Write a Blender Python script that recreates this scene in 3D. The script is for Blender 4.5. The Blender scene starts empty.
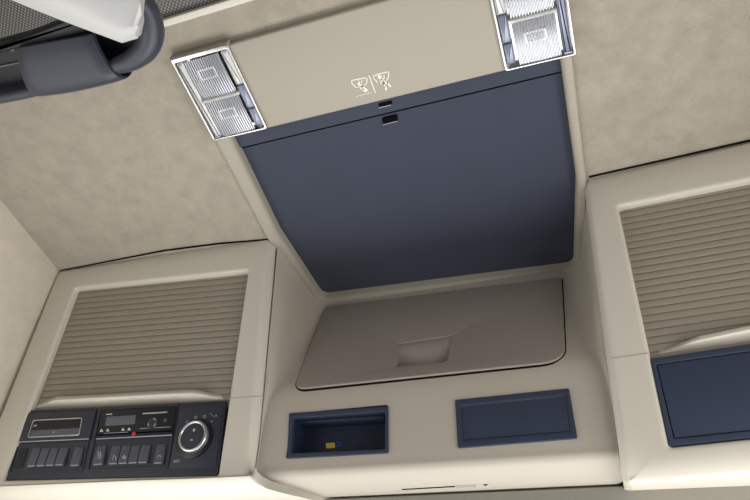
import bpy, bmesh, math, random
from mathutils import Vector, Matrix
random.seed(4)
SC = bpy.context.scene
COL = SC.collection
S = 1.6            # plan units -> metres
ZO = 0.85          # the camera's height above the cab floor, metres
CAMR = Matrix(((0.940906647, 0.311408120, 0.133115231),
               (0.154349592, -0.744172861, 0.649909960),
               (0.301447981, -0.590958319, -0.748262908)))   # world -> camera
FPX = 663.41
H = 0.75           # ceiling height over the camera, plan units

def W(p): return Vector((p[0]*S, p[1]*S, p[2]*S + ZO))

# ------------------------------------------------------------ camera
cd = bpy.data.cameras.new('camera'); cam = bpy.data.objects.new('camera', cd); COL.objects.link(cam)
cd.sensor_width = 36; cd.lens = FPX/750*36; cd.clip_start = 0.02
m = CAMR.transposed().to_4x4(); m.translation = W((0, 0, 0)); cam.matrix_world = m
SC.camera = cam

# ------------------------------------------------------------ light
wd = bpy.data.worlds.new('world'); SC.world = wd; wd.use_nodes = True
nt = wd.node_tree; nt.nodes.clear()
out = nt.nodes.new('ShaderNodeOutputWorld'); bg = nt.nodes.new('ShaderNodeBackground')
tc = nt.nodes.new('ShaderNodeTexCoord'); sx = nt.nodes.new('ShaderNodeSeparateXYZ'); cr = nt.nodes.new('ShaderNodeValToRGB')
mp = nt.nodes.new('ShaderNodeMapRange'); mp.inputs['From Min'].default_value = -1; mp.inputs['From Max'].default_value = 1
nt.links.new(tc.outputs['Generated'], sx.inputs[0]); nt.links.new(sx.outputs['Z'], mp.inputs['Value'])
nt.links.new(mp.outputs[0], cr.inputs[0]); nt.links.new(cr.outputs[0], bg.inputs[0]); nt.links.new(bg.outputs[0], out.inputs[0])
e = cr.color_ramp.elements
e[0].position = 0.0; e[0].color = (.95, .97, 1.0, 1)  # bright lower half added as soft fill from below
e[1].position = 0.75; e[1].color = (.10, .10, .10, 1)
x = e.new(0.30); x.color = (.80, .80, .80, 1)
x = e.new(0.48); x.color = (.26, .255, .25, 1)
bg.inputs[1].default_value = .30

def area(name, loc, aim, sx_, sy_, power, col):
    l = bpy.data.lights.new(name, 'AREA'); l.shape = 'RECTANGLE'; l.size = sx_; l.size_y = sy_; l.energy = power; l.color = col
    o = bpy.data.objects.new(name, l); COL.objects.link(o); o.location = loc
    o.rotation_euler = (Vector(aim)-Vector(loc)).to_track_quat('-Z', 'Y').to_euler()
# daylight through the windshield (below the shelf) and the two door windows
area('windshield_daylight', (-.35, 1.22, .95), (-.35, .3, 1.5), 1.9, .7, 22, (1, .99, .98))
area('left_window_daylight', (-1.41, .45, .98), (.2, .6, 1.38), 1.3, .5, 6.4, (1, .98, .96))
area('right_window_daylight', (.70, .45, .98), (-1.0, .6, 1.42), 1.3, .5, 12.0, (1, .98, .96))

SC.view_settings.view_transform = 'Standard'; SC.view_settings.look = 'None'
SC.view_settings.gamma = 1; SC.view_settings.use_curve_mapping = False
SC.view_settings.exposure = 0.0

# ------------------------------------------------------------ materials
def srgb(r, g, b):
    f = lambda c: (c/255/12.92) if c/255 <= .04045 else ((c/255+.055)/1.055)**2.4
    return (f(r), f(g), f(b), 1)
def mat(name, col, rough=.5, metal=0, bump=0, scale=400, var=0, vscale=30, trans=0, spec=.5, coat=0, sheen=0, emit=0):
    M = bpy.data.materials.new(name); M.use_nodes = True; t = M.node_tree; B = t.nodes['Principled BSDF']
    B.inputs['Base Color'].default_value = col; B.inputs['Roughness'].default_value = rough; B.inputs['Metallic'].default_value = metal
    B.inputs['Specular IOR Level'].default_value = spec; B.inputs['Transmission Weight'].default_value = trans
    B.inputs['Coat Weight'].default_value = coat; B.inputs['Sheen Weight'].default_value = sheen
    if emit: B.inputs['Emission Color'].default_value = col; B.inputs['Emission Strength'].default_value = emit
    co = t.nodes.new('ShaderNodeNewGeometry').outputs['Position']
    if bump:
        n = t.nodes.new('ShaderNodeTexNoise'); n.inputs['Scale'].default_value = scale; n.inputs['Detail'].default_value = 3
        b = t.nodes.new('ShaderNodeBump'); b.inputs['Strength'].default_value = bump; b.inputs['Distance'].default_value = .002
        t.links.new(co, n.inputs['Vector']); t.links.new(n.outputs[0], b.inputs['Height']); t.links.new(b.outputs[0], B.inputs['Normal'])
    if var:
        n = t.nodes.new('ShaderNodeTexNoise'); n.inputs['Scale'].default_value = vscale; n.inputs['Detail'].default_value = 7; n.inputs['Roughness'].default_value = .65
        r = t.nodes.new('ShaderNodeValToRGB'); r.color_ramp.elements[0].position = .3; r.color_ramp.elements[1].position = .7
        r.color_ramp.elements[0].color = tuple(c*(1-var) for c in col[:3])+(1,); r.color_ramp.elements[1].color = tuple(min(1, c*(1+var)) for c in col[:3])+(1,)
        t.links.new(co, n.inputs['Vector']); t.links.new(n.outputs[0], r.inputs[0]); t.links.new(r.outputs[0], B.inputs['Base Color'])
    return M
M = {}
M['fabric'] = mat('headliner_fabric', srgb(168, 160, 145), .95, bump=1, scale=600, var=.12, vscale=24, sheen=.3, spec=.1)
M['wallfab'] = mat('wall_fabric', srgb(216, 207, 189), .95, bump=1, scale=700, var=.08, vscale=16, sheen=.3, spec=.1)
M['plastic'] = mat('beige_plastic', srgb(206, 200, 187), .42, bump=.10, scale=1500, spec=.5)
M['cover'] = mat('beige_cover', srgb(165, 159, 145), .6, bump=.1, scale=1500, spec=.3)
M['console'] = mat('taupe_plastic', srgb(184, 177, 164), .55, bump=.12, scale=1500, spec=.35)
M['door'] = mat('taupe_door', srgb(152, 144, 136), .55, bump=.12, scale=1500, spec=.35)
M['slat'] = mat('tambour_taupe', srgb(149, 141, 127), .55, bump=.1, scale=1500, spec=.3)
M['navy'] = mat('navy_plastic', srgb(50, 58, 78), .5, bump=.1, scale=1500, spec=.4)
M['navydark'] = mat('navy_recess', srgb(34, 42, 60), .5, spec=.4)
M['blind'] = mat('blind_fabric', srgb(53, 59, 75), .7, bump=.2, scale=1200, var=.06, vscale=6, sheen=.25, spec=.3)
M['dark'] = mat('dark_grey_plastic', srgb(54, 57, 67), .36, bump=.15, scale=1300, spec=.4)
M['black'] = mat('black_plastic', srgb(20, 22, 30), .4, spec=.4)
M['gap'] = mat('black_and_gap_shade', srgb(15, 15, 17), .9, spec=.03)  # near-black for painted gap shade and for real black parts
M['fascia'] = mat('fascia_slate', srgb(44, 48, 60), .42, bump=.08, scale=1500, spec=.45)
M['key'] = mat('switch_slate', srgb(82, 85, 95), .4, spec=.5)
M['silver'] = mat('silver_trim', srgb(205, 206, 208), .28, metal=.9)
M['bar'] = mat('silver_bar_paint', srgb(186, 186, 184), .42, metal=.2)
M['chrome'] = mat('chrome_reflector', srgb(200, 200, 200), .22, metal=1, bump=.05, scale=60)
M['lens'] = mat('ribbed_lens', srgb(184, 186, 190), .24, metal=.6, coat=.3)
M['clear'] = mat('clear_lens', srgb(236, 236, 233), .12, trans=.25, spec=.6, coat=.5)
M['bluegrey'] = mat('blue_grey_reflection_and_plate', srgb(128, 134, 152), .25, metal=.3)  # reflection on the side strips put into the colour; also the label plate
M['white'] = mat('white_print', srgb(238, 234, 220), .6)
M['grey'] = mat('grey_print', srgb(165, 168, 176), .5)
M['whitetrim'] = mat('pale_trim', srgb(222, 218, 205), .5)
M['lcd'] = mat('lcd_glass', srgb(88, 92, 100), .25)
M['red'] = mat('red_button', srgb(190, 50, 45), .4)
M['yellow'] = mat('yellow_sticker', srgb(200, 165, 70), .6)
M['blue'] = mat('blue_print', srgb(60, 90, 170), .5)
M['header'] = mat('header_grey_plastic', srgb(142, 139, 129), .6, bump=.1, scale=1500)
# perforated panel: light dots in rows
mm = mat('perforated_grey', srgb(84, 82, 80), .7); M['perf'] = mm
t = mm.node_tree; B = t.nodes['Principled BSDF']; g = t.nodes.new('ShaderNodeNewGeometry')
mpn = t.nodes.new('ShaderNodeMapping'); mpn.inputs['Rotation'].default_value = (0, 0, math.radians(45)); mpn.inputs['Scale'].default_value = (165, 165, 0)
vo = t.nodes.new('ShaderNodeTexVoronoi'); vo.inputs['Randomness'].default_value = 0; vo.inputs['Scale'].default_value = 1; vo.voronoi_dimensions = '2D'
cr = t.nodes.new('ShaderNodeValToRGB'); cr.color_ramp.elements[0].position = .26; cr.color_ramp.elements[0].color = srgb(140, 138, 133)
cr.color_ramp.elements[1].position = .40; cr.color_ramp.elements[1].color = srgb(84, 83, 82)
t.links.new(g.outputs['Position'], mpn.inputs[0]); t.links.new(mpn.outputs[0], vo.inputs['Vector'])
t.links.new(vo.outputs['Distance'], cr.inputs[0]); t.links.new(cr.outputs[0], B.inputs['Base Color'])

# ------------------------------------------------------------ planes of the place
class Frame:
    """a plane: origin O, right X, up V, normal N towards the cab"""
    def __init__(s, O, X, V):
        s.O = Vector(O); s.X = Vector(X).normalized(); s.N = s.X.cross(Vector(V)).normalized(); s.V = s.N.cross(s.X)
    def P(s, u, v, w=0): return s.O + s.X*u + s.V*v + s.N*w
    def at(s, px, py, w=0):          # where the sight line measured in the photo meets the plane
        r = CAMR.transposed() @ Vector(((px-375)/FPX, -(py-250)/FPX, -1))
        O = s.O + s.N*w
        q = r*(O.dot(s.N)/r.dot(s.N)) - s.O
        return (q.dot(s.X), q.dot(s.V))
    def pts(s, l, w=0): return [s.at(a, b, w) for a, b in l]
k = .3052
CE = Frame((0, 0, H), (1, 0, 0), (0, -1, 0))                       # ceiling, N points down
FL = Frame((-.453, .534, H), (1, .030, 0), (0, -k, 1))             # left locker face
FR = Frame((.007, .528, H), (1, -.075, 0), (0, -k, 1))             # right locker face
CG = Frame((0, .5773, H), (1, 0, 0), (0, -.2176, 1))               # lower console face
CD = Frame((0, .6272, .525), (1, 0, 0), (0, .249, 1))              # upper console face
CL = Frame((0, 0, .398), (1, 0, 0), (0, -1, 0))                    # level of the console's underside
HP = Frame((0, 0, .62), (1, 0, 0), (0, -1, 0))                     # level of the hanging handle
FA = Frame((0, 0, 0), (1, 0, 0), (0, 0, 1))

# ------------------------------------------------------------ mesh helpers
class MB:
    def __init__(s): s.v = []; s.f = []
    def add(s, vs, fs):
        n = len(s.v); s.v += [Vector(p) for p in vs]; s.f += [tuple(i+n for i in f) for f in fs]; return s
    def loops(s, ls, cap0=False, cap1=True):
        n = len(ls[0]); vs = [p for l in ls for p in l]; fs = []
        for a in range(len(ls)-1):
            for i in range(n):
                j = (i+1) % n; fs.append((a*n+i, a*n+j, (a+1)*n+j, (a+1)*n+i))
        if cap0: fs.append(tuple(range(n))[::-1])
        if cap1: fs.append(tuple(range((len(ls)-1)*n, len(ls)*n)))
        return s.add(vs, fs)
    def grid(s, rows, skip=()):
        n = len(rows[0]); vs = [p for r in rows for p in r]; fs = []
        for a in range(len(rows)-1):
            for i in range(n-1):
                if (a, i) in skip: continue
                fs.append((a*n+i, a*n+i+1, (a+1)*n+i+1, (a+1)*n+i))
        return s.add(vs, fs)
    def box(s, a, b):
        (x0, y0, z0), (x1, y1, z1) = a, b
        return s.add([(x0,y0,z0),(x1,y0,z0),(x1,y1,z0),(x0,y1,z0),(x0,y0,z1),(x1,y0,z1),(x1,y1,z1),(x0,y1,z1)],
                     [(0,3,2,1),(4,5,6,7),(0,1,5,4),(1,2,6,5),(2,3,7,6),(3,0,4,7)])
    def build(s, name, mt, parent=None, smooth=35, label=None):
        me = bpy.data.meshes.new(name)
        w = [W(p) for p in s.v]
        o = bpy.data.objects.new(name, me); COL.objects.link(o)
        if parent is None:
            loc = Vector(((min(p.x for p in w)+max(p.x for p in w))/2, (min(p.y for p in w)+max(p.y for p in w))/2, min(p.z for p in w)))
            o.location = loc
            base = loc
        else:
            o.parent = parent; base = world_of(parent)
        me.from_pydata([p-base for p in w], [], s.f); 
        bm = bmesh.new(); bm.from_mesh(me); bmesh.ops.remove_doubles(bm, verts=bm.verts, dist=1e-6)
        bmesh.ops.recalc_face_normals(bm, faces=bm.faces); bm.to_mesh(me); bm.free()
        me.materials.append(mt)
        for p in me.polygons: p.use_smooth = True
        me.set_sharp_from_angle(angle=math.radians(smooth))
        if label: o['label'] = label
        return o
def world_of(o):
    v = Vector(o.location)
    while o.parent: o = o.parent; v += o.location
    return v
def tag(o, label, cat, group=None, kind=None):
    if kind: o['kind'] = kind
    else: o['label'] = label; o['category'] = cat
    if group: o['group'] = group
    return o
def thing(name, label, cat, p, group=None):
    o = bpy.data.objects.new(name, None); COL.objects.link(o); o.location = W(p); o.empty_display_size = .05
    return tag(o, label, cat, group)

def area2(p): return sum(p[i][0]*p[(i+1) % len(p)][1]-p[(i+1) % len(p)][0]*p[i][1] for i in range(len(p)))/2
def rounded(poly, r, n=5, side=1):
    """corner radius r (number or one per corner); side = extra points along each side"""
    N = len(poly); rs = r if isinstance(r, (list, tuple)) else [r]*N; outp = []
    for i in range(N):
        p = Vector(poly[i]); a = Vector(poly[i-1]); b = Vector(poly[(i+1) % N])
        da = (a-p).normalized(); db = (b-p).normalized(); ang = da.angle(db)
        q = min(rs[i]/max(math.tan(ang/2), .05), .45*(a-p).length, .45*(b-p).length)
        p0 = p+da*q; p1 = p+db*q
        for j in range(n+1):
            t_ = j/n; outp.append(p0*(1-t_)**2+p*2*t_*(1-t_)+p1*t_*t_)
        if side > 1:
            nb = Vector(poly[(i+2) % N]); pn = Vector(poly[(i+1) % N]); d1 = (p-pn).normalized(); d2 = (nb-pn).normalized()
            qn = min(rs[(i+1) % N]/max(math.tan(d1.angle(d2)/2), .05), .45*(p-pn).length, .45*(nb-pn).length)
            e1 = pn+d1*qn
            for j in range(1, side): outp.append(p1.lerp(e1, j/side))
    return outp
def inset(loop, d):
    """move a loop inwards by d (number or list)"""
    N = len(loop); sg = 1 if area2(loop) > 0 else -1; o = []
    for i in range(N):
        a = Vector(loop[i-1]); p = Vector(loop[i]); b = Vector(loop[(i+1) % N])
        t1 = (p-a); t2 = (b-p)
        t1 = t1.normalized() if t1.length > 1e-9 else t2.normalized(); t2 = t2.normalized() if t2.length > 1e-9 else t1
        n1 = Vector((-t1.y, t1.x))*sg; n2 = Vector((-t2.y, t2.x))*sg; nn = (n1+n2)
        nn = nn/max(nn.length_squared/2, .6)
        o.append(p+nn*(d[i] if isinstance(d, list) else d))
    return o
def L3(fr, loop, w): return [fr.P(p[0], p[1], (w[i] if isinstance(w, list) else w)) for i, p in enumerate(loop)]

def slab(mb, fr, loop, w0, w1, b=.001):
    """solid plate between heights w0 and w1 with its front edge rounded over b"""
    ls = [L3(fr, loop, w0)]
    for t_ in (0, .35, .7, 1):
        an = t_*math.pi/2
        ls.append(L3(fr, inset(loop, b*(1-math.cos(an))), w1-b+b*math.sin(an)))
    return mb.loops(ls, cap0=True, cap1=True)
def ring(mb, fr, outer, inner, w0, w1, bo=.001, bi=.001, wi=None):
    """frame between two loops of equal point count; inner wall goes back to wi"""
    wi = w0 if wi is None else wi
    ls = [L3(fr, outer, w0)]
    bol = bo if isinstance(bo, list) else [bo]*len(outer)
    for t_ in (0, .2, .4, .6, .8, 1):
        an = t_*math.pi/2
        ls.append(L3(fr, inset(outer, [q*(1-math.cos(an)) for q in bol]), [w1-q+q*math.sin(an) for q in bol]))
    for t_ in (1, .75, .5, .25, 0):
        an = t_*math.pi/2
        ls.append(L3(fr, inset(inner, -bi*(1-math.cos(an))), w1-bi+bi*math.sin(an)))
    ls.append(L3(fr, inner, wi))
    return mb.loops(ls, cap0=False, cap1=False)
def stroke(mb, fr, pts, wd_, w, th=.0004, closed=False):
    """a flat printed line along pts"""
    n = len(pts)
    for i in range(n if closed else n-1):
        a = Vector(pts[i]); b = Vector(pts[(i+1) % n]); d = (b-a)
        if d.length < 1e-9: continue
        d.normalize(); q = Vector((-d.y, d.x))*wd_/2; a = a-d*wd_*.3; b = b+d*wd_*.3
        ls = [[a-q, b-q, b+q, a+q]]
        mb.loops([L3(fr, ls[0], w), L3(fr, ls[0], w+th)], cap0=True)
    return mb
def quad(fr, px, w=0): return fr.pts(px, w)
def lerp2(a, b, t_): return (a[0]+(b[0]-a[0])*t_, a[1]+(b[1]-a[1])*t_)
def tube(mb, pts, rad, n=12, caps=True):
    rows = []; P_ = [Vector(p) for p in pts]
    for i, p in enumerate(P_):
        d = (P_[min(i+1, len(P_)-1)]-P_[max(i-1, 0)]).normalized()
        a = d.orthogonal().normalized() if i == 0 else (a - d*a.dot(d)).normalized()
        c = d.cross(a); r_ = rad[i] if isinstance(rad, list) else rad
        rows.append([p+(a*math.cos(2*math.pi*j/n)+c*math.sin(2*math.pi*j/n))*r_ for j in range(n)])
    return mb.loops(rows, cap0=caps, cap1=caps)
def disc(cx, cy, r, n=32): return [Vector((cx+r*math.cos(2*math.pi*i/n), cy+r*math.sin(2*math.pi*i/n))) for i in range(n)]

# ============================================================ THE SETTING
XL, XR = -.862, .425
# ceiling: fabric headliner around the hatch opening
c = MB()
def cslab(x0, x1, y0, y1): c.box((x0, y0, H), (x1, y1, H+.02))
cslab(XL-.05, -.4485, .195, .80); cslab(.012, XR+.06, .195, .80); cslab(-.4485, .012, .195, .31); cslab(-.4485, .012, .695, .80)
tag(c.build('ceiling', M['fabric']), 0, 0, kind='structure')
c = MB(); c.box((XL-.05, -.90, H+.004), (XR+.06, .190, H+.02))
tag(c.build('ceiling', M['perf']), 0, 0, kind='structure')
c = MB(); slab(c, CE, [(XL-.03, -.196), (XR+.05, -.196), (XR+.05, -.187), (XL-.03, -.187)], -.008, .004, .002)
tag(c.build('trim_1', M['whitetrim']), 0, 0, kind='structure')
# side walls, padded, leaning out a little towards the bottom
def wall(name, xs, sg):
    rows = []
    for y in [i*.05-.6 for i in range(29)]:
        row = []
        for z, dx in ((.752, 0), (.735, -.001), (.70, -.004), (.64, -.011), (.52, -.020), (.36, -.028), (.25, -.030)):
            bow = -.012*max(0, 1-((y-.45)/.25)**2)*(z/.75)*0 
            row.append((xs+sg*dx+bow, y, z))
        rows.append(row)
    b_ = MB(); b_.grid(rows)
    rows2 = [[(p[0]-sg*.03*-1*-1, p[1], p[2]) for p in r] for r in rows]
    b_.grid(rows2)
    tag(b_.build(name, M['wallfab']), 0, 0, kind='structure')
wall('wall_left', -.852, 1); wall('wall_right', XR-.005, -1)
# header panel above the windshield, behind and under the shelf
c = MB()
prof = [(.80, .41), (.688, .402), (.684, .398), (.686, .388), (.700, .33), (.73, .28), (.76, .28), (.80, .41)]
c.grid([[(x_, y, z) for (y, z) in prof] for x_ in (XL-.04, -.6, -.3, 0, .2, XR+.04)])
tag(c.build('wall_front', M['header']), 0, 0, kind='structure')
c = MB(); c.box((XL-.04, .80, .28), (XR+.04, .82, H+.02))
tag(c.build('wall_front', M['header']), 0, 0, kind='structure')
# ============================================================ CENTRE CONSOLE
con = thing('storage_console', 'wide beige storage console between the two lockers, with a flap door above two navy boxes', 'storage console', (-.218, .66, .40))
Fy = lambda z: .5315 + k*(H-z)
prof = []   # (y, z, fillet)
for i in range(9):
    z = .7495-(.7495-.540)*i/8; prof.append((.6272+.249*(z-.525), z, .030-.006*i/8))
prof += [(.6285, .530, .022), (.6285, .520, .020), (.6300, .508, .018)]
ZT, ZB = .4925, .4345
for z in (.4985, ZT, .478, .463, .449, ZB, .428, .421):
    prof.append((.5773+.2176*(H-z), z, .012+.006*(z-.42)/.08))
for t_ in (0, .25, .5, .75, 1):
    an = t_*math.radians(62); prof.append((.6490+.006*(1-math.cos(an))+.001*t_*3, .4195-.009*math.sin(an), .009))
prof += [(.664, .4075, .008), (.676, .4035, .008), (.683, .4012, .008), (.690, .404, .008), (.700, .410, .008)]
HX0, HX1 = -.3930, -.2625
def cross(y, z, r):
    xe = -.4475+.035*(min(max(H-z, 0), .33))/.33*.45; xr = .0115-.035*(min(H-z, .33))/.33*.40
    y0 = min(Fy(z)+.019, y-.002); r = min(r, max(.001, y-y0-.001)); L = []
    for s_, x_ in ((1, xe), (-1, xr)):
        tt = min(max((z-.48)/.27, 0), 1); xb = x_+(.0155*tt if s_ > 0 else -.0215*tt)
        q = [(x_, y0), (x_+(xb-x_)*.5, y0+(y-r-y0)*.5)]
        for j in range(9):
            an = j/8*math.pi/2; q.append((xb+s_*r*(1-math.cos(an)), y-r+r*math.sin(an)))
        L.append(q)
    mid = [(HX0, y), (HX1, y), (-.218, y), (-.10, y), (-.03, y)]
    return [(a, b, z) for a, b in L[0]]+[(a, b, z) for a, b in mid]+[(a, b, z) for a, b in L[1][::-1]]
rows = [cross(*p) for p in prof]
zi = [i for i, p in enumerate(prof) if abs(p[1]-ZT) < 1e-6][0]; zj = [i for i, p in enumerate(prof) if abs(p[1]-ZB) < 1e-6][0]
skip = {(a, 11) for a in range(zi, zj)} | {(a, c_) for a in range(1, 8) for c_ in (12, 13)}
b = MB(); b.grid(rows, skip); b.build('body', M['console'], con, 40)
# flap door
dl = rounded(CD.pts([(325, 308), (562, 278.5), (566, 362.5), (293.5, 391)]), [.007, .005, .030, .022], 7)
lt = rounded(CD.pts([(398, 343.5), (452, 335.3), (447.5, 362), (396.3, 366.8)], .003), [.0015, .0015, .008, .0015], 7)
b = MB(); ring(b, CD, inset(dl, -.0013), inset(lt, -.003), -.002, .0006, .0003, .0003); b.build('door_gap_shade', M['gap'], con, label='thin dark line for the shade in the gap around the flap door')  # dark sheet stands in for the shade in the door gap
b = MB(); ring(b, CD, dl, lt, -.001, .0032, .0022, .0008, wi=-.010); door = b.build('door', M['door'], con, 12, label='taupe flap door with rounded lower corners')
# pull latch: a scooped plate, its lower edge sunk into the door
rows = []
for q_, w_ in ((-.02, .0006), (.0, .0016), (.10, .0024), (.22, .0020), (.40, .0000), (.60, -.0040), (.80, -.0090), (.96, -.0125), (.97, -.018)):
    c4 = CD.pts([(398, 343.5), (452, 335.3), (448, 364.5), (396, 368)], w_)
    A_, B_ = lerp2(c4[0], c4[3], q_), lerp2(c4[1], c4[2], q_)
    rows.append([CD.P(*lerp2(A_, B_, s_), w_) for s_ in (.0, .1, .5, .9, 1)])
b = MB(); b.grid(rows); b.build('pull_latch', M['door'], door, 70, label='scooped pull latch sunk into the middle of the door')
b = MB(); slab(b, CD, CD.pts([(392, 338), (456, 330), (452, 370), (391, 373)], -.018), -.022, -.0195, .0003); b.build("latch_backing", M["gap"], door)

# open tray (left)
tr = b = MB()
ol = rounded(CG.pts([(289, 413), (388, 406), (388.3, 453), (287, 458.5)], .002), .002, 3)
il = rounded(CG.pts([(292.5, 418), (385, 411.3), (385, 449), (291, 453.3)], .002), .002, 3)
ring(b, CG, ol, il, -.006, .0022, .0008, .0008, wi=-.018)
tray = b.build('tray_frame', M['navy'], con, label='navy frame of the open tray, left of the two boxes')
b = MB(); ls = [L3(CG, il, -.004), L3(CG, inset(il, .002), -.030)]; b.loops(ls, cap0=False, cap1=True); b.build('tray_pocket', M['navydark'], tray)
b = MB(); slab(b, CG, rounded(CG.pts([(325.8, 443), (334.6, 442.4), (334.8, 447.8), (326, 448.4)], -.029), .0008, 2), -.0305, -.0288, .0003)
b.build('sticker', M['yellow'], tray, label='small yellow sticker inside the tray')
b = MB(); cx, cy = CG.at(337.8, 444.2, -.029)
stroke(b, CG, [(cx-.0045, cy), (cx, cy+.0035), (cx+.0045, cy), (cx, cy-.0035)], .0008, -.0302, .0012, True)
b.build('diamond_mark', M['blue'], tray, label='tiny blue diamond outline inside the tray')
b = MB(); cx, cy = CG.at(353, 444.2, -.029)
for i in range(4): stroke(b, CG, [(cx-.006+i*.0036, cy-.0012), (cx-.006+i*.0036+.002, cy+.0012)], .0004, -.0302, .0012)
b.build('print', M['blue'], tray)
b = MB(); a0 = CG.at(296, 420, -.01); a1 = CG.at(384, 415.5, -.01)
slab(b, CG, [a0, a1, (a1[0], a1[1]-.004), (a0[0], a0[1]-.004)], -.018, -.010, .001); b.build('tray_lip', M['navy'], tray)
# blank cover (right)
ol = rounded(CG.pts([(455, 400), (569, 388.3), (577.5, 438.3), (458, 448)], .002), .002, 3)
il = rounded(CG.pts([(460.3, 405.5), (566.3, 395), (571, 431.5), (462.5, 440.5)], .002), .002, 3)
b = MB(); ring(b, CG, ol, il, -.003, .0026, .0008, .0008, wi=-.001); cov = b.build('cover_frame', M['navy'], con, label='navy frame of the closed cover, right of the open tray')
b = MB(); slab(b, CG, inset(il, .0008), -.002, .0014, .0006); b.build('cover_panel', M['navy'], cov)
# slot light and mark in the bright underside
US = Frame((0, .664, .4075), (1, 0, 0), (0, -.0190, .0063))
b = MB(); slab(b, US, US.pts([(402, 489), (455, 485.9), (455, 486.8), (402, 489.9)]), -.001, .0006, .0002); b.build('slot', M['gap'], con, label='narrow dark slot in the underside of the console')
b = MB(); stroke(b, US, US.pts([(456, 485.8), (476, 484.6), (476, 486.2), (456, 487.4)]), .0006, .0002, .0004, True); b.build('slot_outline', M['grey'], con)
b = MB(); slab(b, US, US.pts([(483, 484.6), (488, 483.9), (486, 485.8)]), -.001, .0006, .0001); b.build('arrow_mark', M['gap'], con)

# ============================================================ LOCKERS
def bend_fn(v1, Rt, v0, Rb):
    """wraps the flat face back over soft radii above v1 and below v0"""
    def f(p):
        v, w = p[1], p[2]
        if v > v1: a_ = (v-v1)/Rt; return (p[0], v1+(Rt+w)*math.sin(a_), Rt*(math.cos(a_)-1)+w*math.cos(a_))
        if v < v0: a_ = (v0-v)/Rb; return (p[0], v0-(Rb+w)*math.sin(a_), Rb*(math.cos(a_)-1)+w*math.cos(a_))
        return p
    return f
def locker(fr, root, outer, inner, cr_, seam, v1, Rt, v0, Rb):
    bend = bend_fn(v1, Rt, v0, Rb)
    unb = lambda p: (p[0], v1+Rt*math.asin(min(.97, (p[1]-v1)/Rt)) if p[1] > v1 else v0-Rb*math.asin(min(.97, (v0-p[1])/Rb)) if p[1] < v0 else p[1])
    outer = [unb(p) for p in outer]
    o = rounded(outer, cr_, 6, 14); i_ = rounded(inner, .0035, 6, 14)
    ls = []
    bo, bi = .0095, .0048
    ls.append([(p[0], p[1], -.02) for p in o])
    for d_, w_ in ((0, -.0165), (.0005, -.0130), (.0016, -.0098), (.0052, -.0020), (.0066, -.0006), (bo, 0)):   # a chamfer runs round the face
        ls.append([(p[0], p[1], w_) for p in inset(o, d_)])
    A = inset(o, bo); B_ = inset(i_, -bi)
    for t_ in (.08, .2, .35, .5, .65, .8, .92): ls.append([(p[0]+(q[0]-p[0])*t_, p[1]+(q[1]-p[1])*t_, 0) for p, q in zip(A, B_)])
    for t_ in (1, .75, .5, .25, 0):
        an = t_*math.pi/2; ls.append([(p[0], p[1], -bi+bi*math.sin(an)) for p in inset(i_, -bi*(1-math.cos(an)))])
    ls.append([(p[0], p[1], -.016) for p in i_])
    ls = [[fr.P(*bend(p)) for p in l] for l in ls]
    xi = fr.P(0, 0).x
    back = [Vector((p.x, p.y+.008 if abs(p.x-xi) < .022 and p.z > .425 else max(p.y, .70), p.z)) for p in ls[0]]
    b = MB(); b.loops([back]+ls, cap1=False)
    fo = b.build('frame', M['plastic'], root, 60)
    b = MB(); b.loops([L3(fr, inset(i_, -.006), -.0155), L3(fr, inset(i_, -.006), -.10)], cap1=True); b.build('inner_box', M['gap'], fo)
    b = MB(); stroke(b, fr, seam, .0007, -.0003, .0005); b.build('seam', M['slat'], fo)
    return fo
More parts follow.
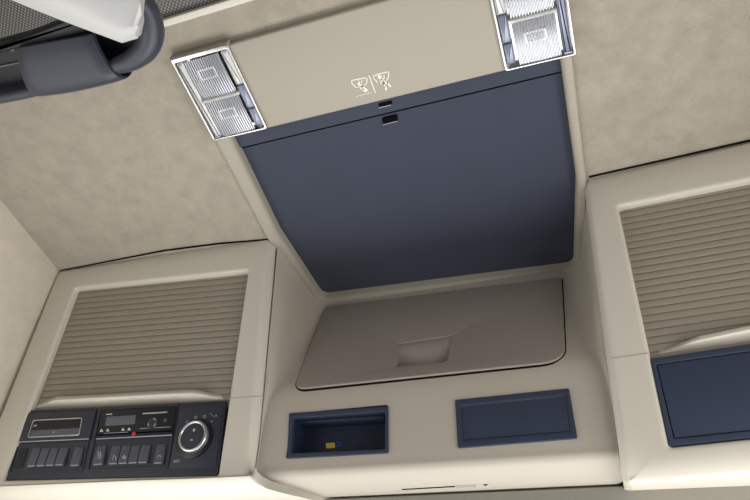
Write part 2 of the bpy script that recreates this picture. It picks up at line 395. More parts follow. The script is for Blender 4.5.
def shutter(fr, root, quad_, nsl, wbase, rail, rail_to=None):
    """tambour of nsl horizontal slats filling quad_ (TL, TR, BR, BL)"""
    TL, TR, BR, BL = [Vector(p) for p in quad_]; rows = []
    for i in range(nsl):
        for f_, w_ in ((0, .0000), (.06, .0006), (.22, .0009), (.80, .0009), (.90, .0006), (.93, .0001), (.94, -.0010), (.998, -.0010)):
            t_ = (i+f_)/nsl; a = TL.lerp(BL, t_); c_ = TR.lerp(BR, t_)
            rows.append([fr.P(*a, wbase+w_), fr.P(*a.lerp(c_, .5), wbase+w_), fr.P(*c_, wbase+w_)])
    b = MB(); b.grid(rows); sh = b.build('shutter', M['slat'], root, 50, label='ribbed taupe roller shutter')
    # bottom rail with a protruding finger lip: front face, and an underside that runs back to the shutter
    T0, T1, M0, M1, B0, B1, tl_, tr_ = rail; rf, ru = [], []; N = 40; D = .012
    at = lambda p, w_: fr.at(p[0], p[1], w_)
    T0, T1, M0, M1 = [Vector(at(p, wbase+D)) for p in (T0, T1, M0, M1)]; B0, B1 = [Vector(at(p, wbase)) for p in (B0, B1)]
    if rail_to: 
        T1, M1, B1 = [a_ + (b_-a_)*((rail_to-a_.x)/(b_.x-a_.x)) for a_, b_ in ((T0, T1), (M0, M1), (B0, B1))]
    for j in range(N+1):
        s_ = j/N; h = 1
        if tl_: h = min(h, s_/tl_)
        if tr_: h = min(h, (1-s_)/tr_)
        h = h*h*(3-2*h); tp, md_, bt = T0.lerp(T1, s_), M0.lerp(M1, s_), B0.lerp(B1, s_)
        dn = (1-h)*.5; tp = tp.lerp(bt, dn); md_ = md_.lerp(bt, dn); W_ = wbase+.0012+(D-.0012)*h
        rf.append([fr.P(*tp, wbase-.002), fr.P(*tp, W_-.0012*h), fr.P(*tp.lerp(md_, .12), W_), fr.P(*md_.lerp(tp, .12), W_), fr.P(*md_, W_-.0004*h)])
        ru.append([fr.P(*md_, W_-.0004*h), fr.P(*md_.lerp(bt, .5), (W_+wbase+.0010)/2), fr.P(*bt, wbase+.0010), fr.P(*bt, wbase-.003)])
    b = MB(); b.grid(rf); b.build('pull_lip', M['cover'], sh, 60, label='taupe finger lip of the shutter')
    b = MB(); b.grid(ru); b.build('lit_lip_underside', M['plastic'], sh, 60, label='underside of the finger lip, coloured lighter as lit from below')  # lighter plastic paints in the light this face catches from below

# ---- left locker
lk = thing('overhead_locker', 'left beige overhead locker with a ribbed taupe shutter above the control panel', 'overhead locker', (-.65, .62, .38))
oQ = [FL.at(57, 267.5), FL.at(272, 232), FL.at(248.5, 492)]; 
bl = (FL.at(0, 405)[0]-.003, FL.at(248, 497)[1])
outer = [oQ[0], oQ[1], (FL.at(250, 478)[0]+.0005, FL.at(249, 497)[1]), (bl[0], bl[1])]
inner = FL.pts([(75, 288.5), (247.5, 270.5), (217.4, 475), (3, 480)])
outer[2] = (FL.at(250, 478)[0]+.0005, FL.at(249, 486)[1]); outer[3] = (bl[0], outer[2][1])
locker(FL, lk, outer, inner, [.015, .016, .006, .006], [FL.at(225.5, 398.5), FL.at(262, 396)], FL.at(160, 268)[1], .12, FL.at(200, 480)[1], .03)
w = -.011
shutter(FL, lk, FL.pts([(70, 284), (254, 265), (231, 408), (20, 418)], w), 23, w,
        [(40, 397.2), (216, 387.2), (40, 400.8), (216, 391.6), (31, 408.2), (224, 399.3), .10, .14])
# the lower edge rolls under; its inner end curls round the corner of the console
rows = []
lipo = [(251.2, 476, .4050), (252.6, 479.5, .4020), (257.5, 484, .3995), (267, 488.8, .3975), (284, 493.5, .3960), (300, 497, .3950), (318, 501, .3945), (340, 508, .395)]
ends = []
for i, (px_, py_, z_) in enumerate(lipo):
    q = Frame((0, 0, z_), (1, 0, 0), (0, -1, 0)).at(px_, py_); ends.append(Vector((q[0], -q[1], z_)))
q = FL.at(250.8, 474.5, .0002); ends.insert(0, FL.P(q[0], q[1], .0002))
for p in ends: rows.append([Vector((XL-.03, p.y-.012, p.z)), Vector((-.6, p.y-.005, p.z)), Vector((-.5, p.y-.0012, p.z)), p-Vector((.004, 0, 0)), p, p+Vector((.0012, .001, .0015)), p+Vector((.0016, .003, .012))])
b = MB(); b.grid(rows); b.build('lower_lip', M['plastic'], lk, 75)

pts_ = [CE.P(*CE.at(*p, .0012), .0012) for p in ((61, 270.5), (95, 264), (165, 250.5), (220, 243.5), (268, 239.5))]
b = MB(); tube(b, pts_, [.0008, .0011, .0014, .0014, .0011], 8); b.build('ceiling_gap_shade', M['gap'], lk, label='dark tube for the shade in the gap between locker and ceiling')  # dark tube added in place of the shaded gap under the ceiling

# ---- right locker
rk = thing('overhead_locker', 'right beige overhead locker with a ribbed shutter above a blank navy panel', 'overhead locker', (.2, .62, .38))
a = FR.at(581, 172); b0 = FR.at(622, 488)
TRc = FR.at(750, 135.5); RU = .405
ext = lambda p, q, u: (u, p[1]+(q[1]-p[1])*(u-p[0])/(q[0]-p[0]))
p3 = FR.at(750, 478.5)
outer = [a, ext(a, TRc, RU), ext(b0, p3, RU), b0]
i0, i1, i2, i3 = FR.at(618, 206.5), FR.at(750, 179.5), FR.at(750, 438), FR.at(669.5, 446.5)
inner = [i0, ext(i0, i1, RU-.045), ext(i3, i2, RU-.045), i3]
locker(FR, rk, outer, inner, [.014, .012, .008, .008], [FR.at(611, 358.5), FR.at(648, 353)], FR.at(618, 194)[1], .12, FR.at(650, 457)[1], .040)
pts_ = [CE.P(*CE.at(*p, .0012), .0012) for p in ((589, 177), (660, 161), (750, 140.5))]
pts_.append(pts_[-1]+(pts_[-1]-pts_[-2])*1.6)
b = MB(); tube(b, pts_, .0013, 8); b.build('ceiling_gap_shade', M['gap'], rk, label='dark tube for the shade in the gap between locker and ceiling')  # same added tube for the gap shade on this side
q = FR.pts([(610, 203), (750, 175.5), (750, 348), (641, 362)], w)
q = [q[0], ext(q[0], q[1], RU-.04), ext(q[3], q[2], RU-.04), q[3]]
shutter(FR, rk, q, 24, w, [(662, 343.5), (750, 325), (662, 348), (750, 329.3), (655, 354.5), (750, 341.5), .12, .08], RU-.047)

n0, n1, n2, n3 = FR.at(650.5, 358.5), FR.at(750, 343.5), FR.at(750, 437.5), FR.at(669.5, 446)
ol = rounded([n0, ext(n0, n1, RU-.045), ext(n3, n2, RU-.045), n3], .002, 3)
m0, m1, m2, m3 = FR.at(656, 364), FR.at(750, 350.5), FR.at(750, 430.5), FR.at(673.5, 438.5)
il = rounded([m0, ext(m0, m1, RU-.052), ext(m3, m2, RU-.052), m3], .002, 3)
b = MB(); ring(b, FR, ol, il, -.010, -.0005, .0008, .0008, wi=-.004); cf = b.build('blank_frame', M['navy'], rk, label='navy frame of the blank panel')
b = MB(); slab(b, FR, inset(il, .0009), -.006, -.0012, .0006); b.build('blank_panel', M['navy'], cf, label='plain navy panel')

# ============================================================ CONTROL PANEL (left locker)
cp = thing('control_panel', 'dark slate control panel with switches and a round dial under the left shutter', 'control panel', (-.65, .625, .40))
fl = rounded(FL.pts([(25.5, 412), (225.5, 400.5), (217.4, 475.2), (3.6, 480.2)], -.004), .002, 3)
b = MB(); slab(b, FL, fl, -.014, -.0045, .001); fas = b.build('fascia', M['fascia'], cp)
# raised rims round the two groups
def rim(px, wd_, w_, th, mt, nm, par, closed=True):
    b = MB(); stroke(b, FL, FL.pts(px, w_), wd_, w_, th, closed); return b.build(nm, mt, par)
b = MB()
ring(b, FL, rounded(FL.pts([(24.5, 410.5), (96.5, 407.5), (82, 471.5), (7, 474.5)], -.003), .002, 3),
     rounded(FL.pts([(27, 412.5), (94, 410), (80.5, 469.5), (10, 472)], -.003), .002, 3), -.006, -.003, .0006, .0006)
b.build('bezel', M['fascia'], cp)
b = MB()
ring(b, FL, rounded(FL.pts([(99, 407.5), (178.5, 403), (167.5, 468), (86, 471.3)], -.003), .002, 3),
     rounded(FL.pts([(101, 410), (176.3, 405.5), (165.6, 465.8), (88.5, 469)], -.003), .002, 3), -.006, -.003, .0006, .0006)
b.build('bezel', M['fascia'], cp)
b = MB(); slab(b, FL, rounded(FL.pts([(179.5, 408), (223, 404.8), (215.3, 467), (168.5, 468.6)], -.003), .002, 3), -.006, -.0035, .0005)
b.build('dial_plate', M['fascia'], cp)
b = MB(); slab(b, FL, rounded(FL.pts([(19.3, 448.3), (28, 448), (21.7, 468), (13.2, 468.8)], -.003), .001, 2), -.006, -.0038, .0003)
b.build('blank_slot', M['black'], cp, label='black empty slot at the left end of the switch row')
def key(tl, trr, br, bl_, mark=None):
    wt, wb = -.0015, .0008
    lp = rounded(FL.pts([tl, trr, br, bl_], -.002), .0009, 2); vm = min(p[1] for p in lp); vM = max(p[1] for p in lp)
    ht = [(-.0022+.0030*(vM-p[1])/(vM-vm)) for p in lp]
    b = MB(); b.loops([L3(FL, lp, -.0055), L3(FL, lp, [h_-.0006 for h_ in ht]), L3(FL, inset(lp, .0006), ht)])
    o = b.build('switch', M['key'], cp, 50)
    a = lerp2(bl_, tl, .05); c_ = lerp2(br, trr, .05)
    b = MB(); stroke(b, FL, FL.pts([lerp2(a, c_, .12), lerp2(a, c_, .88)], 0), .0011, .0004, .0007); b.build('indicator', M['grey'], o, label='pale line at the foot of the switch')
    if mark:
        cx, cy = lerp2(lerp2(tl, trr, .5), lerp2(bl_, br, .5), .62)
        b = MB()
        for pl_ in mark: stroke(b, FL, FL.pts([(cx+x_, cy+y_) for x_, y_ in pl_], .0003), .0007, -.0008, .0014)
        b.build('symbol', M['grey'], o)
for i in range(4):
    x0 = 32.6+9.1*i; xb = 27.2+9.2*i
    key((x0, 448.2-.25*i), (x0+8.3, 448-.25*i), (xb+8.3, 466.9-.35*i), (xb, 467.2-.35*i))
key((74.6, 447), (83.4, 446.6), (79.3, 466.2), (70.3, 466.7))
bell = [[(-1.6, 2.4), (-1.2, -.8), (0, -2.2), (1.2, -.8), (1.6, 2.4)]]
bulb = [[(-1.8, 0), (0, -2), (1.8, 0), (0, 2), (-1.8, 0)], [(-.6, 0), (.8, 0)]]
grid_ = [[(-1.2, -6), (1.2, -6), (1.2, 0), (-1.2, 0), (-1.2, -6)], [(-1.2, -4), (1.2, -4)], [(-1.2, -2), (1.2, -2)]]
key((97.2, 446), (106, 445.3), (102.8, 465), (93.4, 465.7), grid_)
for i in range(4):
    x0 = 112+9.75*i; xb = 108.6+9.85*i
    key((x0, 446-.42*i), (x0+8.9, 445.6-.42*i), (xb+8.9, 464.6-.42*i), (xb, 465-.42*i), [bell, bulb, None, None][i])
key((157, 444.2), (165.4, 443.7), (162.3, 463.8), (153.9, 464.3), [[(-1.5, 1), (-.8, -1), (.8, -1), (1.5, 1)]])
# dial
dc = FL.at(193.5, 436.5, .002); 
RD = abs(FL.at(206.5, 436, .002)[0]-dc[0])
b = MB(); dd = disc(dc[0]-.001, dc[1]-.001, RD*1.36)
b.loops([L3(FL, dd, -.0045), L3(FL, dd, -.002), L3(FL, disc(dc[0]-.001, dc[1]-.001, RD*1.28), -.001)]); dia = b.build('dial', M['black'], cp, label='round control dial')
b = MB(); rows = []
for r_, w_ in ((1.08, -.001), (1.08, .004), (1.04, .0055), (.97, .006), (.90, .0055), (.88, .0045)): rows.append(L3(FL, disc(dc[0], dc[1], RD*r_), w_))
b.loops(rows, cap1=False); b.build('dial_ring', M['silver'], dia, 50, label='silver ring of the dial')
b = MB(); b.loops([L3(FL, disc(dc[0], dc[1], RD*.9), .003), L3(FL, disc(dc[0], dc[1], RD*.88), .0046), L3(FL, disc(dc[0], dc[1], RD*.5), .0050)]); b.build('dial_cap', M['fascia'], dia, 50)
b = MB()
for (cx, cy, pl_) in ((194, 430, 1), (191.5, 440, 0)):
    c0 = FL.at(cx, cy, .005)
    stroke(b, FL, [(c0[0]-.0018, c0[1]), (c0[0]+.0018, c0[1])], .0007, .0047, .0006)
    if pl_: stroke(b, FL, [(c0[0], c0[1]-.0018), (c0[0], c0[1]+.0018)], .0007, .0047, .0006)
b.build('dial_marks', M['white'], dia)
b = MB()
def dot(cx, cy, r_, hollow=False):
    c0 = FL.at(cx, cy, -.003)
    if hollow: stroke(b, FL, disc(c0[0], c0[1], r_, 10), .0006, -.0036, .0006, True)
    else: b.loops([L3(FL, disc(c0[0], c0[1], r_, 10), -.0036), L3(FL, disc(c0[0], c0[1], r_, 10), -.003)])
dot(187, 422, .0016, True); dot(195.6, 417.4, .0020, True); dot(204.4, 416.5, .0018, True); dot(211.5, 421.4, .0011); dot(216, 415.7, .0011)
stroke(b, FL, FL.pts([(210, 413), (214, 417)], -.003), .0005, -.0036, .0006)
b.build('dial_symbols', M['grey'], cp, label='small pale symbols around the dial'); b = MB()
# the word OFF below the dial
ox, oy = 173.6, 462.6
L_ = [[(0, 0), (.3, -2.3), (1.7, -2.4), (1.4, -.1), (0, 0)], [(2.4, -.1), (2.7, -2.5), (4, -2.6)], [(2.55, -1.3), (3.6, -1.4)], [(4.6, -.2), (4.9, -2.6), (6.2, -2.7)], [(4.75, -1.4), (5.8, -1.5)]]
for pl_ in L_: stroke(b, FL, FL.pts([(ox+x_, oy+y_) for x_, y_ in pl_], -.003), .0006, -.0036, .0006)
b.build('off_lettering', M['grey'], cp, label='the small word OFF below the dial')

# ---- storage slot module (upper left)
sm = thing('slot_module', 'dark slot module with a thin silver rounded outline, left in the control panel', 'electronic module', (-.78, .605, .47))
b = MB(); ml = rounded(FL.pts([(27, 412.3), (95.5, 410), (88.7, 438.6), (18.3, 442)], -.001), .0015, 3); slab(b, FL, ml, -.0045, -.0016, .0008)
b.build('housing', M['fascia'], sm)
a = rounded(FL.pts([(33.2, 420), (82.8, 417.5), (79.5, 435.4), (27.6, 438)], -.001), .0035, 5)
b = MB(); ring(b, FL, a, inset(a, .0014), -.003, -.0002, .0004, .0004); b.build('outline', M['silver'], sm, label='thin silver rounded outline')
A = FL.pts([(34.5, 421), (81.8, 418.6), (80.2, 427.5), (31.6, 429.8)], -.001)
b = MB(); slab(b, FL, rounded(A, .001, 2), -.003, -.0012, .0003); b.build('card_slot', M['black'], sm)
A = FL.pts([(31.6, 430.2), (80.2, 427.9), (78.6, 434.8), (29.5, 437)], -.001)
b = MB(); slab(b, FL, rounded(A, .001, 2), -.003, -.0006, .0005); b.build('slot_flap', M['key'], sm)
b = MB(); c0 = FL.at(53.5, 432, 0); b.loops([L3(FL, disc(*c0, .0011, 10), -.001), L3(FL, disc(*c0, .0011, 10), 0)]); b.build('round_mark', M['grey'], sm)
b = MB(); stroke(b, FL, FL.pts([(33.6, 425.5), (36, 425.3)], 0), .0018, -.0013, .0008); b.build('print', M['grey'], sm)
b = MB(); stroke(b, FL, FL.pts([(18.3, 442), (88.3, 438.8)], -.001), .0011, -.002, .0012); b.build('lower_edge', M['grey'], sm, label='pale lower edge')
# ---- tachograph (upper right)
tg = thing('tachograph', 'black tachograph with grey display, red button and card slot line, right of the slot module', 'tachograph', (-.66, .606, .47))
b = MB(); ml = rounded(FL.pts([(101, 410.4), (176.3, 406), (171.5, 434.8), (96.3, 438.6)], -.001), .0015, 3); slab(b, FL, ml, -.0045, -.0014, .0008); b.build('housing', M['black'], tg)
b = MB(); slab(b, FL, rounded(FL.pts([(106.4, 416.6), (136, 414.8), (134.8, 424), (105, 425.8)], -.001), .0008, 2), -.002, -.0008, .0003); b.build('display', M['lcd'], tg, label='grey display window')
b = MB(); stroke(b, FL, FL.pts([(143, 413.6), (167, 412.2)], -.001), .0016, -.0014, .0008); b.build('bright_strip', M['silver'], tg, label='short bright silver strip')
b = MB()
for x_, y_ in ((106.5, 414.4), (108.6, 414.3), (110.6, 414.1)): stroke(b, FL, FL.pts([(x_, y_), (x_+1.2, y_-.1)], -.001), .0008, -.0014, .0007)
b.build('lettering', M['white'], tg)
for x_, y_ in ((101.5, 430.3), (107.7, 430), (123, 429.2), (129.2, 428.9)):
    b = MB(); stroke(b, FL, FL.pts([(x_-1.2, y_+1), (x_, y_-1), (x_+1.2, y_+1)], -.001), .0007, -.0014, .0007, True); b.build('arrow_mark', M['white'], tg)
b = MB(); c0 = FL.at(152, 423, 0); b.loops([L3(FL, disc(*c0, .0085, 20), -.0016), L3(FL, disc(*c0, .008, 20), -.0002)]); kb = b.build('button_pad', M['fascia'], tg)
b = MB()
for an in (60, 200, 330): 
    an = math.radians(an); stroke(b, FL, [(c0[0]+.006*math.cos(an+d), c0[1]+.006*math.sin(an+d)) for d in (-.35, 0, .35)], .0012, -.0003, .0006)
b.build('pad_marks', M['grey'], kb)
b = MB(); c0 = FL.at(165, 420, 0); b.loops([L3(FL, disc(*c0, .0026, 12), -.0016), L3(FL, disc(*c0, .0024, 12), 0)]); b.build('round_button', M['key'], tg)
b = MB(); stroke(b, FL, FL.pts([(97.6, 435), (171, 430.8)], -.001), .0022, -.0015, .0005); cs = b.build('card_slot', M['gap'], tg)
b = MB(); stroke(b, FL, FL.pts([(140, 428.6), (170, 426.8)], -.001), .0006, -.0014, .0005); stroke(b, FL, FL.pts([(104, 433.4), (128, 432.1)], -.001), .0006, -.0012, .0005); b.build('slot_lines', M['grey'], tg)
b = MB(); c0 = FL.at(133.6, 433.8, 0); b.loops([L3(FL, disc(*c0, .0030, 14), -.0014), L3(FL, disc(*c0, .0026, 14), .0008)]); b.build('red_button', M['red'], tg, label='small red button')
b = MB(); stroke(b, FL, FL.pts([(96.3, 438.9), (171.5, 435)], -.001), .0011, -.002, .0012); b.build('lower_edge', M['grey'], tg, label='pale lower edge')

# ============================================================ ROOF HATCH
ht = thing('roof_hatch', 'roof hatch closed by a dark navy pull blind inside a beige frame', 'roof hatch', (-.218, .51, H))
oc = [(-.4535, -.31), (-.4555, -.533), (-.432, -.6835), (-.0105, -.6915), (.0125, -.533), (.019, -.31)]
ic = [(-.431, -.33), (-.4365, -.528), (-.4215, -.6740), (-.0225, -.6835), (.0005, -.530), (.005, -.33)]
oc = [Vector(p) for p in oc]; ic = [Vector(p) for p in ic]
b = MB(); ring(b, CE, rounded(oc, [.002, .02, .022, .016, .02, .002], 7), rounded(ic, [.002, .03, .016, .014, .03, .002], 7), -.001, .006, .002, .0075, wi=-.020)
b.build('frame', M['cover'], ht, 60)
bl_ = rounded([Vector(p) for p in [(-.44, -.335), (-.445, -.53), (-.43, -.685), (-.015, -.693), (.008, -.53), (.012, -.335)]], .01, 4)
b = MB(); slab(b, CE, bl_, -.024, -.012, .001); b.build('blind', M['blind'], ht, label='dark navy blind fabric')
# pull bar on the blind's near edge, with two small tabs
p0, p1 = CE.at(330, 127.2, -.008), CE.at(480, 90, -.008); p0 = (-.416, p0[1]); p1 = (-.0005, p1[1]); p2, p3 = (p1[0], -.33), (p0[0]-.012, -.33)
b = MB(); slab(b, CE, [Vector(p) for p in ((p0[0]-.018, p0[1]), (p1[0]+.006, p1[1]), (p1[0]+.006, -.33), (p0[0]-.018, -.33))], -.012, -.0075, .0015); pb = b.build('pull_bar', M['blind'], ht, label='navy pull bar along the near edge of the blind')
b = MB(); slab(b, CE, [Vector(p) for p in ((p0[0]-.018, p0[1]-.0036), (p1[0]+.006, p1[1]-.0036), (p1[0]+.006, p1[1]), (p0[0]-.018, p0[1]))], -.012, -.0112, .0003); b.build('pull_bar_gap_shade', M['gap'], ht)  # black strip painted for the shadow line beside the bar
b = MB(); slab(b, CE, rounded(CE.pts([(382, 119), (397, 115.6), (397.5, 121.5), (383, 125)], -.008), .001, 2), -.012, -.0085, .0005); tb = b.build('tab', M['gap'], ht, label='small black tab with a pale edge')
b = MB(); stroke(b, CE, CE.pts([(383, 124.6), (397, 121)], -.009), .0008, -.009, .001); b.build('tab_edge', M['grey'], tb)
b = MB(); slab(b, CE, rounded(CE.pts([(378, 104), (392, 100.5), (392, 105), (379, 108)], -.006), .001, 2), -.009, -.0068, .0005); tb = b.build('tab', M['gap'], ht)
b = MB(); stroke(b, CE, CE.pts([(379, 107.6), (391, 104.8)], -.007), .0008, -.007, .001); b.build('tab_edge', M['grey'], tb)

# ============================================================ COVER PANEL with pictograms
cv = thing('ceiling_cover_panel', 'smooth beige cover panel with white pictograms between the two dome lights', 'ceiling panel', (-.218, .30, H))
wv = .010
cl = rounded(CE.pts([(226.5, 44.5), (368, -2), (505, 70), (266, 125.5)], wv), .002, 2)
u0, u1 = CE.at(227, 45, wv), CE.at(507, 69, wv); f0 = CE.at(330, 114, wv); f1 = CE.at(480, 77, wv)
cl = rounded([Vector(p) for p in ((-.3830, u0[1]), (-.052, u0[1]), (-.052, f1[1]), (-.3830, f0[1]))], .004, 3)
b = MB(); slab(b, CE, cl, -.001, wv, .003); b.build('panel', M['cover'], cv, 50)
b = MB()
ic_ = lambda pts: CE.pts([(330+x_/5, 60+y_/5) for x_, y_ in pts], wv)
st = lambda pts, wd_=.0010, cl_=False: stroke(b, CE, ic_(pts), wd_, wv-.0001, .0004, cl_)
st([(108, 102), (185, 87), (184, 115), (172, 127), (128, 137), (109, 115)], .0012, True)
st([(195, 77), (227, 163)], .0011)
st([(217, 78), (293, 57), (293, 88), (281, 103), (242, 115), (218, 92)], .0012, True)
# left figure: a hand swinging a hammer at the pane
st([(140, 117), (163, 132), (186, 152)], .0022); st([(145, 128), (160, 148), (180, 158)], .0016); st([(143, 105), (150, 118)], .0010); st([(160, 103), (157, 115)], .0010)
# right figure: a person climbing out
def pdot(x_, y_, r_):
    c0 = ic_([(x_, y_)])[0]; b.loops([L3(CE, disc(*c0, r_, 14), wv-.0001), L3(CE, disc(*c0, r_, 14), wv+.0003)])
pdot(248, 84, .0024)
st([(255, 95), (268, 118)], .0034); st([(268, 116), (288, 114), (302, 132)], .0022); st([(266, 118), (279, 130), (280, 148)], .0022); st([(256, 95), (272, 92), (270, 78)], .0014); st([(254, 98), (245, 112), (256, 118)], .0014)
for i in range(9):
    x_ = 132+i*8.6; y_ = 183-i*2.3; st([(x_, y_), (x_+4.5, y_-4 if i % 2 else y_-1.5)], .0006)
b.build('pictogram_print', M['white'], cv, label='white pictograms of a hand striking and a person leaving through a hatch')

# ============================================================ DOME LIGHTS
def dome(label, x0, x1, y0, y1, flip):
    d = thing('dome_light', label, 'ceiling light', ((x0+x1)/2, (y0+y1)/2, H), 'dome lights either side of the cover panel')
    sh = lambda u: (x0+x1)-u if flip else u
    def R_(a, b_, c_, e_, r=.0015):   # rectangle from fractions of width and length
        X0, X1 = x0+(x1-x0)*a, x0+(x1-x0)*b_
        if flip: X0, X1 = sh(X1), sh(X0)
        return rounded([Vector(p) for p in ((X0, -(y0+(y1-y0)*c_)), (X1, -(y0+(y1-y0)*c_)), (X1, -(y0+(y1-y0)*e_)), (X0, -(y0+(y1-y0)*e_)))], r, 3)
    # reflector tray
    b = MB(); o = R_(0, 1, 0, 1, .003); i_ = R_(.035, .965, .05, .975, .002)
    ring(b, CE, o, i_, -.001, .0145, .0012, .0010, wi=.006); hs = b.build('housing', M['chrome'], d, 50, label='chrome rim and reflector tray')
    b = MB(); slab(b, CE, R_(.03, .97, .04, .98), .0, .0065, .0005); b.build('reflector', M['chrome'], hs)
    b = MB(); slab(b, CE, R_(-.01, 1.01, -.015, .035, .001), -.001, .0135, .003); b.build('end_cap', M['slat'], d, label='dull end cap')
    # two ribbed lenses
    for (c_, e_) in ((.06, .50), (.545, .965)):
        b = MB(); n = 15; pr = []
        for j in range(n):
            for f_, w_ in ((0, 0), (.30, .0022), (.52, .0022), (.80, 0)): pr.append(((j+f_)/n, w_))
        pr.append((1, 0)); rows = []
        X0, X1 = x0+(x1-x0)*.20, x0+(x1-x0)*.79
        if flip: X0, X1 = sh(X1), sh(X0)
        ya, yb = y0+(y1-y0)*c_, y0+(y1-y0)*e_
        for q_ in (0, .12, .3, .5, .7, .88, 1):
            dome_ = .0012*math.sin(math.pi*q_)
            rows.append([CE.P(X0+(X1-X0)*s_, -(ya+(yb-ya)*q_), .0125+w_+dome_+.001*math.sin(math.pi*s_)) for s_, w_ in pr])
        b.grid(rows)
        ln = b.build('ribbed_lens', M['lens'], d, 15, label='finely ribbed lens')
        # bulb holder seen through the lens
        b = MB(); mx = (X0+X1)/2; my = ya+(yb-ya)*.40; hw = (X1-X0)*.26; hl = (yb-ya)*.14
        ring(b, CE, rounded([Vector(p) for p in ((mx-hw, -my+hl), (mx+hw, -my+hl), (mx+hw, -my-hl), (mx-hw, -my-hl))], .002, 3),
             rounded([Vector(p) for p in ((mx-hw*.8, -my+hl*.6), (mx+hw*.8, -my+hl*.6), (mx+hw*.8, -my-hl*.6), (mx-hw*.8, -my-hl*.6))], .002, 3), .012, .0155, .0006, .0006)
        b.build('bulb_window', M['clear'], ln)
    # toothed divider
    b = MB(); slab(b, CE, R_(.17, .83, .502, .54, .0005), .006, .0165, .001); n = 20
    for j in range(n):
        a = .2+.6*j/n; slab(b, CE, R_(a, a+.018, .507, .535, .0002), .016, .0175, .0004)
    b.build('divider', M['clear'], d, label='toothed clear divider between the lenses')
    # side strips: clear wedge on the outer side, switch strip on the inner side; reflections painted blue-grey
    b = MB(); slab(b, CE, R_(.045, .17, .06, .97), .006, .0135, .003); b.build('side_lens', M['bluegrey'] if flip else M['clear'], d, label='outer side lens')
    b = MB(); slab(b, CE, R_(.83, .955, .06, .44), .006, .0135, .0025); b.build('side_lens', M['clear'], d)
    b = MB(); slab(b, CE, R_(.83, .955, .45, .72), .006, .0140, .002); b.build('rocker_switch', M['bluegrey'], d, label='rocker at the inner side, painted with a blue-grey reflection')
    b = MB(); slab(b, CE, R_(.83, .955, .73, .94), .006, .0140, .002); b.build('rocker_switch', M['bluegrey'], d)
    b = MB(); slab(b, CE, R_(.05, .16, .945, .967, .0004), .006, .0142, .0003); b.build('label_plate', M['bluegrey'], d)
wl = .0135
c0, c1, c2 = CE.at(171.5, 60, wl), CE.at(226, 43.5, wl), CE.at(268, 128, wl)
c3 = CE.at(213, 142, wl)
dome('clear ribbed dome light left of the cover panel, near the dark hanging handle', (c0[0]+c3[0])/2, (c1[0]+c2[0])/2, (c0[1]+c1[1])/-2, (c2[1]+c3[1])/-2, False)
d0, d1 = CE.at(505, 69.5, wl), CE.at(577, 57, wl)
yy = -(d0[1]+d1[1])/2; ll = -(c2[1]+c3[1])/2+(c0[1]+c1[1])/2
dome('clear ribbed dome light right of the cover panel, cut by the picture edge', d0[0], d1[0], yy-ll, yy, True)

# ============================================================ HANGING HANDLE (top left)
hd = thing('hanging_handle', 'dark grey padded loop handle with a silver bar, hanging under the ceiling', 'handle', (-.40, .07, .60))
P_ = lambda l, w_=0: [Vector(p) for p in HP.pts(l, w_)]
# loop rim: a rounded section swept round
path = [(-60, 110), (-20, 101.5), (20, 94), (60, 84), (95, 73), (116, 66), (132, 60), (144, 51), (150.5, 40), (151, 27), (146, 13), (135, -1), (115, -16)]
rad = [.0065]*4+[.0075, .0090, .0110, .0125, .0130, .0130, .0135, .014, .014]
pp = [HP.P(*HP.at(x_, y_, 0), 0) for x_, y_ in path]
# smooth the path
def smooth(pts, rr, n=4):
    o, ro = [], []
    for i in range(len(pts)-1):
        p0, p1, p2, p3 = pts[max(i-1, 0)], pts[i], pts[i+1], pts[min(i+2, len(pts)-1)]
        for j in range(n):
            t_ = j/n; o.append(.5*((2*p1)+(-p0+p2)*t_+(2*p0-5*p1+4*p2-p3)*t_*t_+(-p0+3*p1-3*p2+p3)*t_**3)); ro.append(rr[i]+(rr[i+1]-rr[i])*t_)
    return o+[pts[-1]], ro+[rr[-1]]
def to_wall(p, q):      # the point where the line q -> p meets the left wall
    return p + (p-q)*((-.866-p.x)/(p.x-q.x))
pp.insert(0, to_wall(pp[0], pp[1])); rad.insert(0, rad[0])
a, r2 = smooth(pp, rad)
b = MB(); tube(b, a, r2, 16); b.build('loop', M['dark'], hd, 60)
# tray floor inside the loop, dark
e0 = HP.P(*HP.at(-60, 62)); e1 = HP.P(*HP.at(-60, 116)); e2 = to_wall(e0, HP.P(*HP.at(20, 40))); e3 = to_wall(e1, HP.P(*HP.at(20, 97)))
b = MB(); slab(b, HP, [Vector((e3.x, -e3.y)), Vector((e2.x, -e2.y))]+P_([(20, 40), (66, 22), (110, 8), (143, 14), (148, 40), (130, 62), (90, 78), (20, 97)]), -.030, -.014, .002)
b.build('backing', M['black'], hd, label='black inside of the loop')
b = MB(); slab(b, HP, P_([(-60, 66), (-20, 55), (66, 21), (120, 0), (126, 12), (92, 34), (40, 46), (-20, 60)]), -.014, -.006, .003); b.build('upper_rim', M['black'], hd, 50)
b = MB(); slab(b, HP, rounded(P_([(4, 52), (9, 50.5), (11, 53.5), (7, 55)]), .0005, 2), -.014, -.008, .001); b.build('rivet', M['silver'], hd)
b = MB(); stroke(b, HP, HP.pts([(-5, 68), (20, 63)], -.01), .0016, -.014, .003); b.build('cord', M['key'], hd)
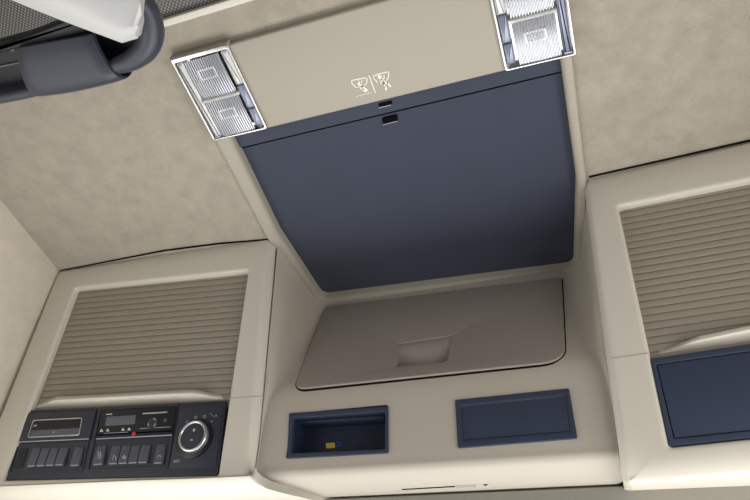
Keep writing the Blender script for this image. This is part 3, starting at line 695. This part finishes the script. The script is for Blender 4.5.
# sleeve wrapped over the lower arm
rows = []
UA, UB = (17, 48), (92.5, 34)           # back edge
LA, LB = (39, 97), (127, 79.5)           # front edge
N = 14
for j in range(N+1):
    s_ = j/N; row = []
    up = lerp2(UA, UB, s_); lo = lerp2(LA, LB, s_)
    lo = (lo[0], lo[1]+2.2*math.sin(math.pi*s_))
    for q_, w_ in ((0, -.012), (0, .002), (.15, .0062), (.35, .0100), (.55, .0125), (.72, .0132), (.84, .0118), (.92, .0085), (.97, .0040), (.99, -.002), (.985, -.008), (.95, -.013)):
        e_ = 0 if 0 < j < N else -.0022
        bx = .05*math.sin(math.pi*q_)*(1 if s_ > .5 else -1)*0
        px_ = up[0]+(lo[0]-up[0])*q_ + (8*q_*(1-q_))*(-1 if s_ < .5 else -1)*(.6)
        py_ = up[1]+(lo[1]-up[1])*q_
        u_ = HP.at(px_, py_, 0); row.append(HP.P(u_[0], u_[1], w_+e_))
    rows.append(row)
b = MB(); b.grid(rows)
b.grid([[p+Vector((0, 0, .005)) for p in r] for r in rows])
for r in (0, N): b.grid([rows[r], [p+Vector((0, 0, .005)) for p in rows[r]]])
b.build('padded_sleeve', M['dark'], hd, 60, label='dark grey padded sleeve around the lower arm of the loop')
# silver bar with a ridge
BP = Frame((0, 0, .598), (1, 0, 0), (0, -1, 0))
lo = [(-30, -20), (11, 0), (60, 20), (122, 43), (137.5, 38.5), (140.5, 25)]
hi = [(70, -42), (100, -30), (120, -18), (134, -6), (138.5, 4), (140, 16)]
md = [(20, -34), (56, -12), (90, 4), (126, 24), (135, 25), (139, 24)]
rows = []
for a_, m_, c_ in zip(lo, md, hi):
    m2 = lerp2(a_, m_, .45)
    rows.append([BP.P(*BP.at(*a_), -.016), BP.P(*BP.at(*a_), .000), BP.P(*BP.at(*m2), .004), BP.P(*BP.at(*m_), .0046), BP.P(*BP.at(*c_), -.004), BP.P(*BP.at(*c_), -.016)])
d_ = (rows[0][1]-rows[1][1]); d_ = d_*((-.866-rows[0][1].x)/d_.x); rows.insert(0, [p+d_ for p in rows[0]])
b = MB(); b.grid(rows); b.add(rows[-1], [tuple(range(6))]); b.add(rows[0], [tuple(range(6))])
sb = b.build('silver_bar', M['bar'], hd, 20, label='silver white bar across the top of the loop')
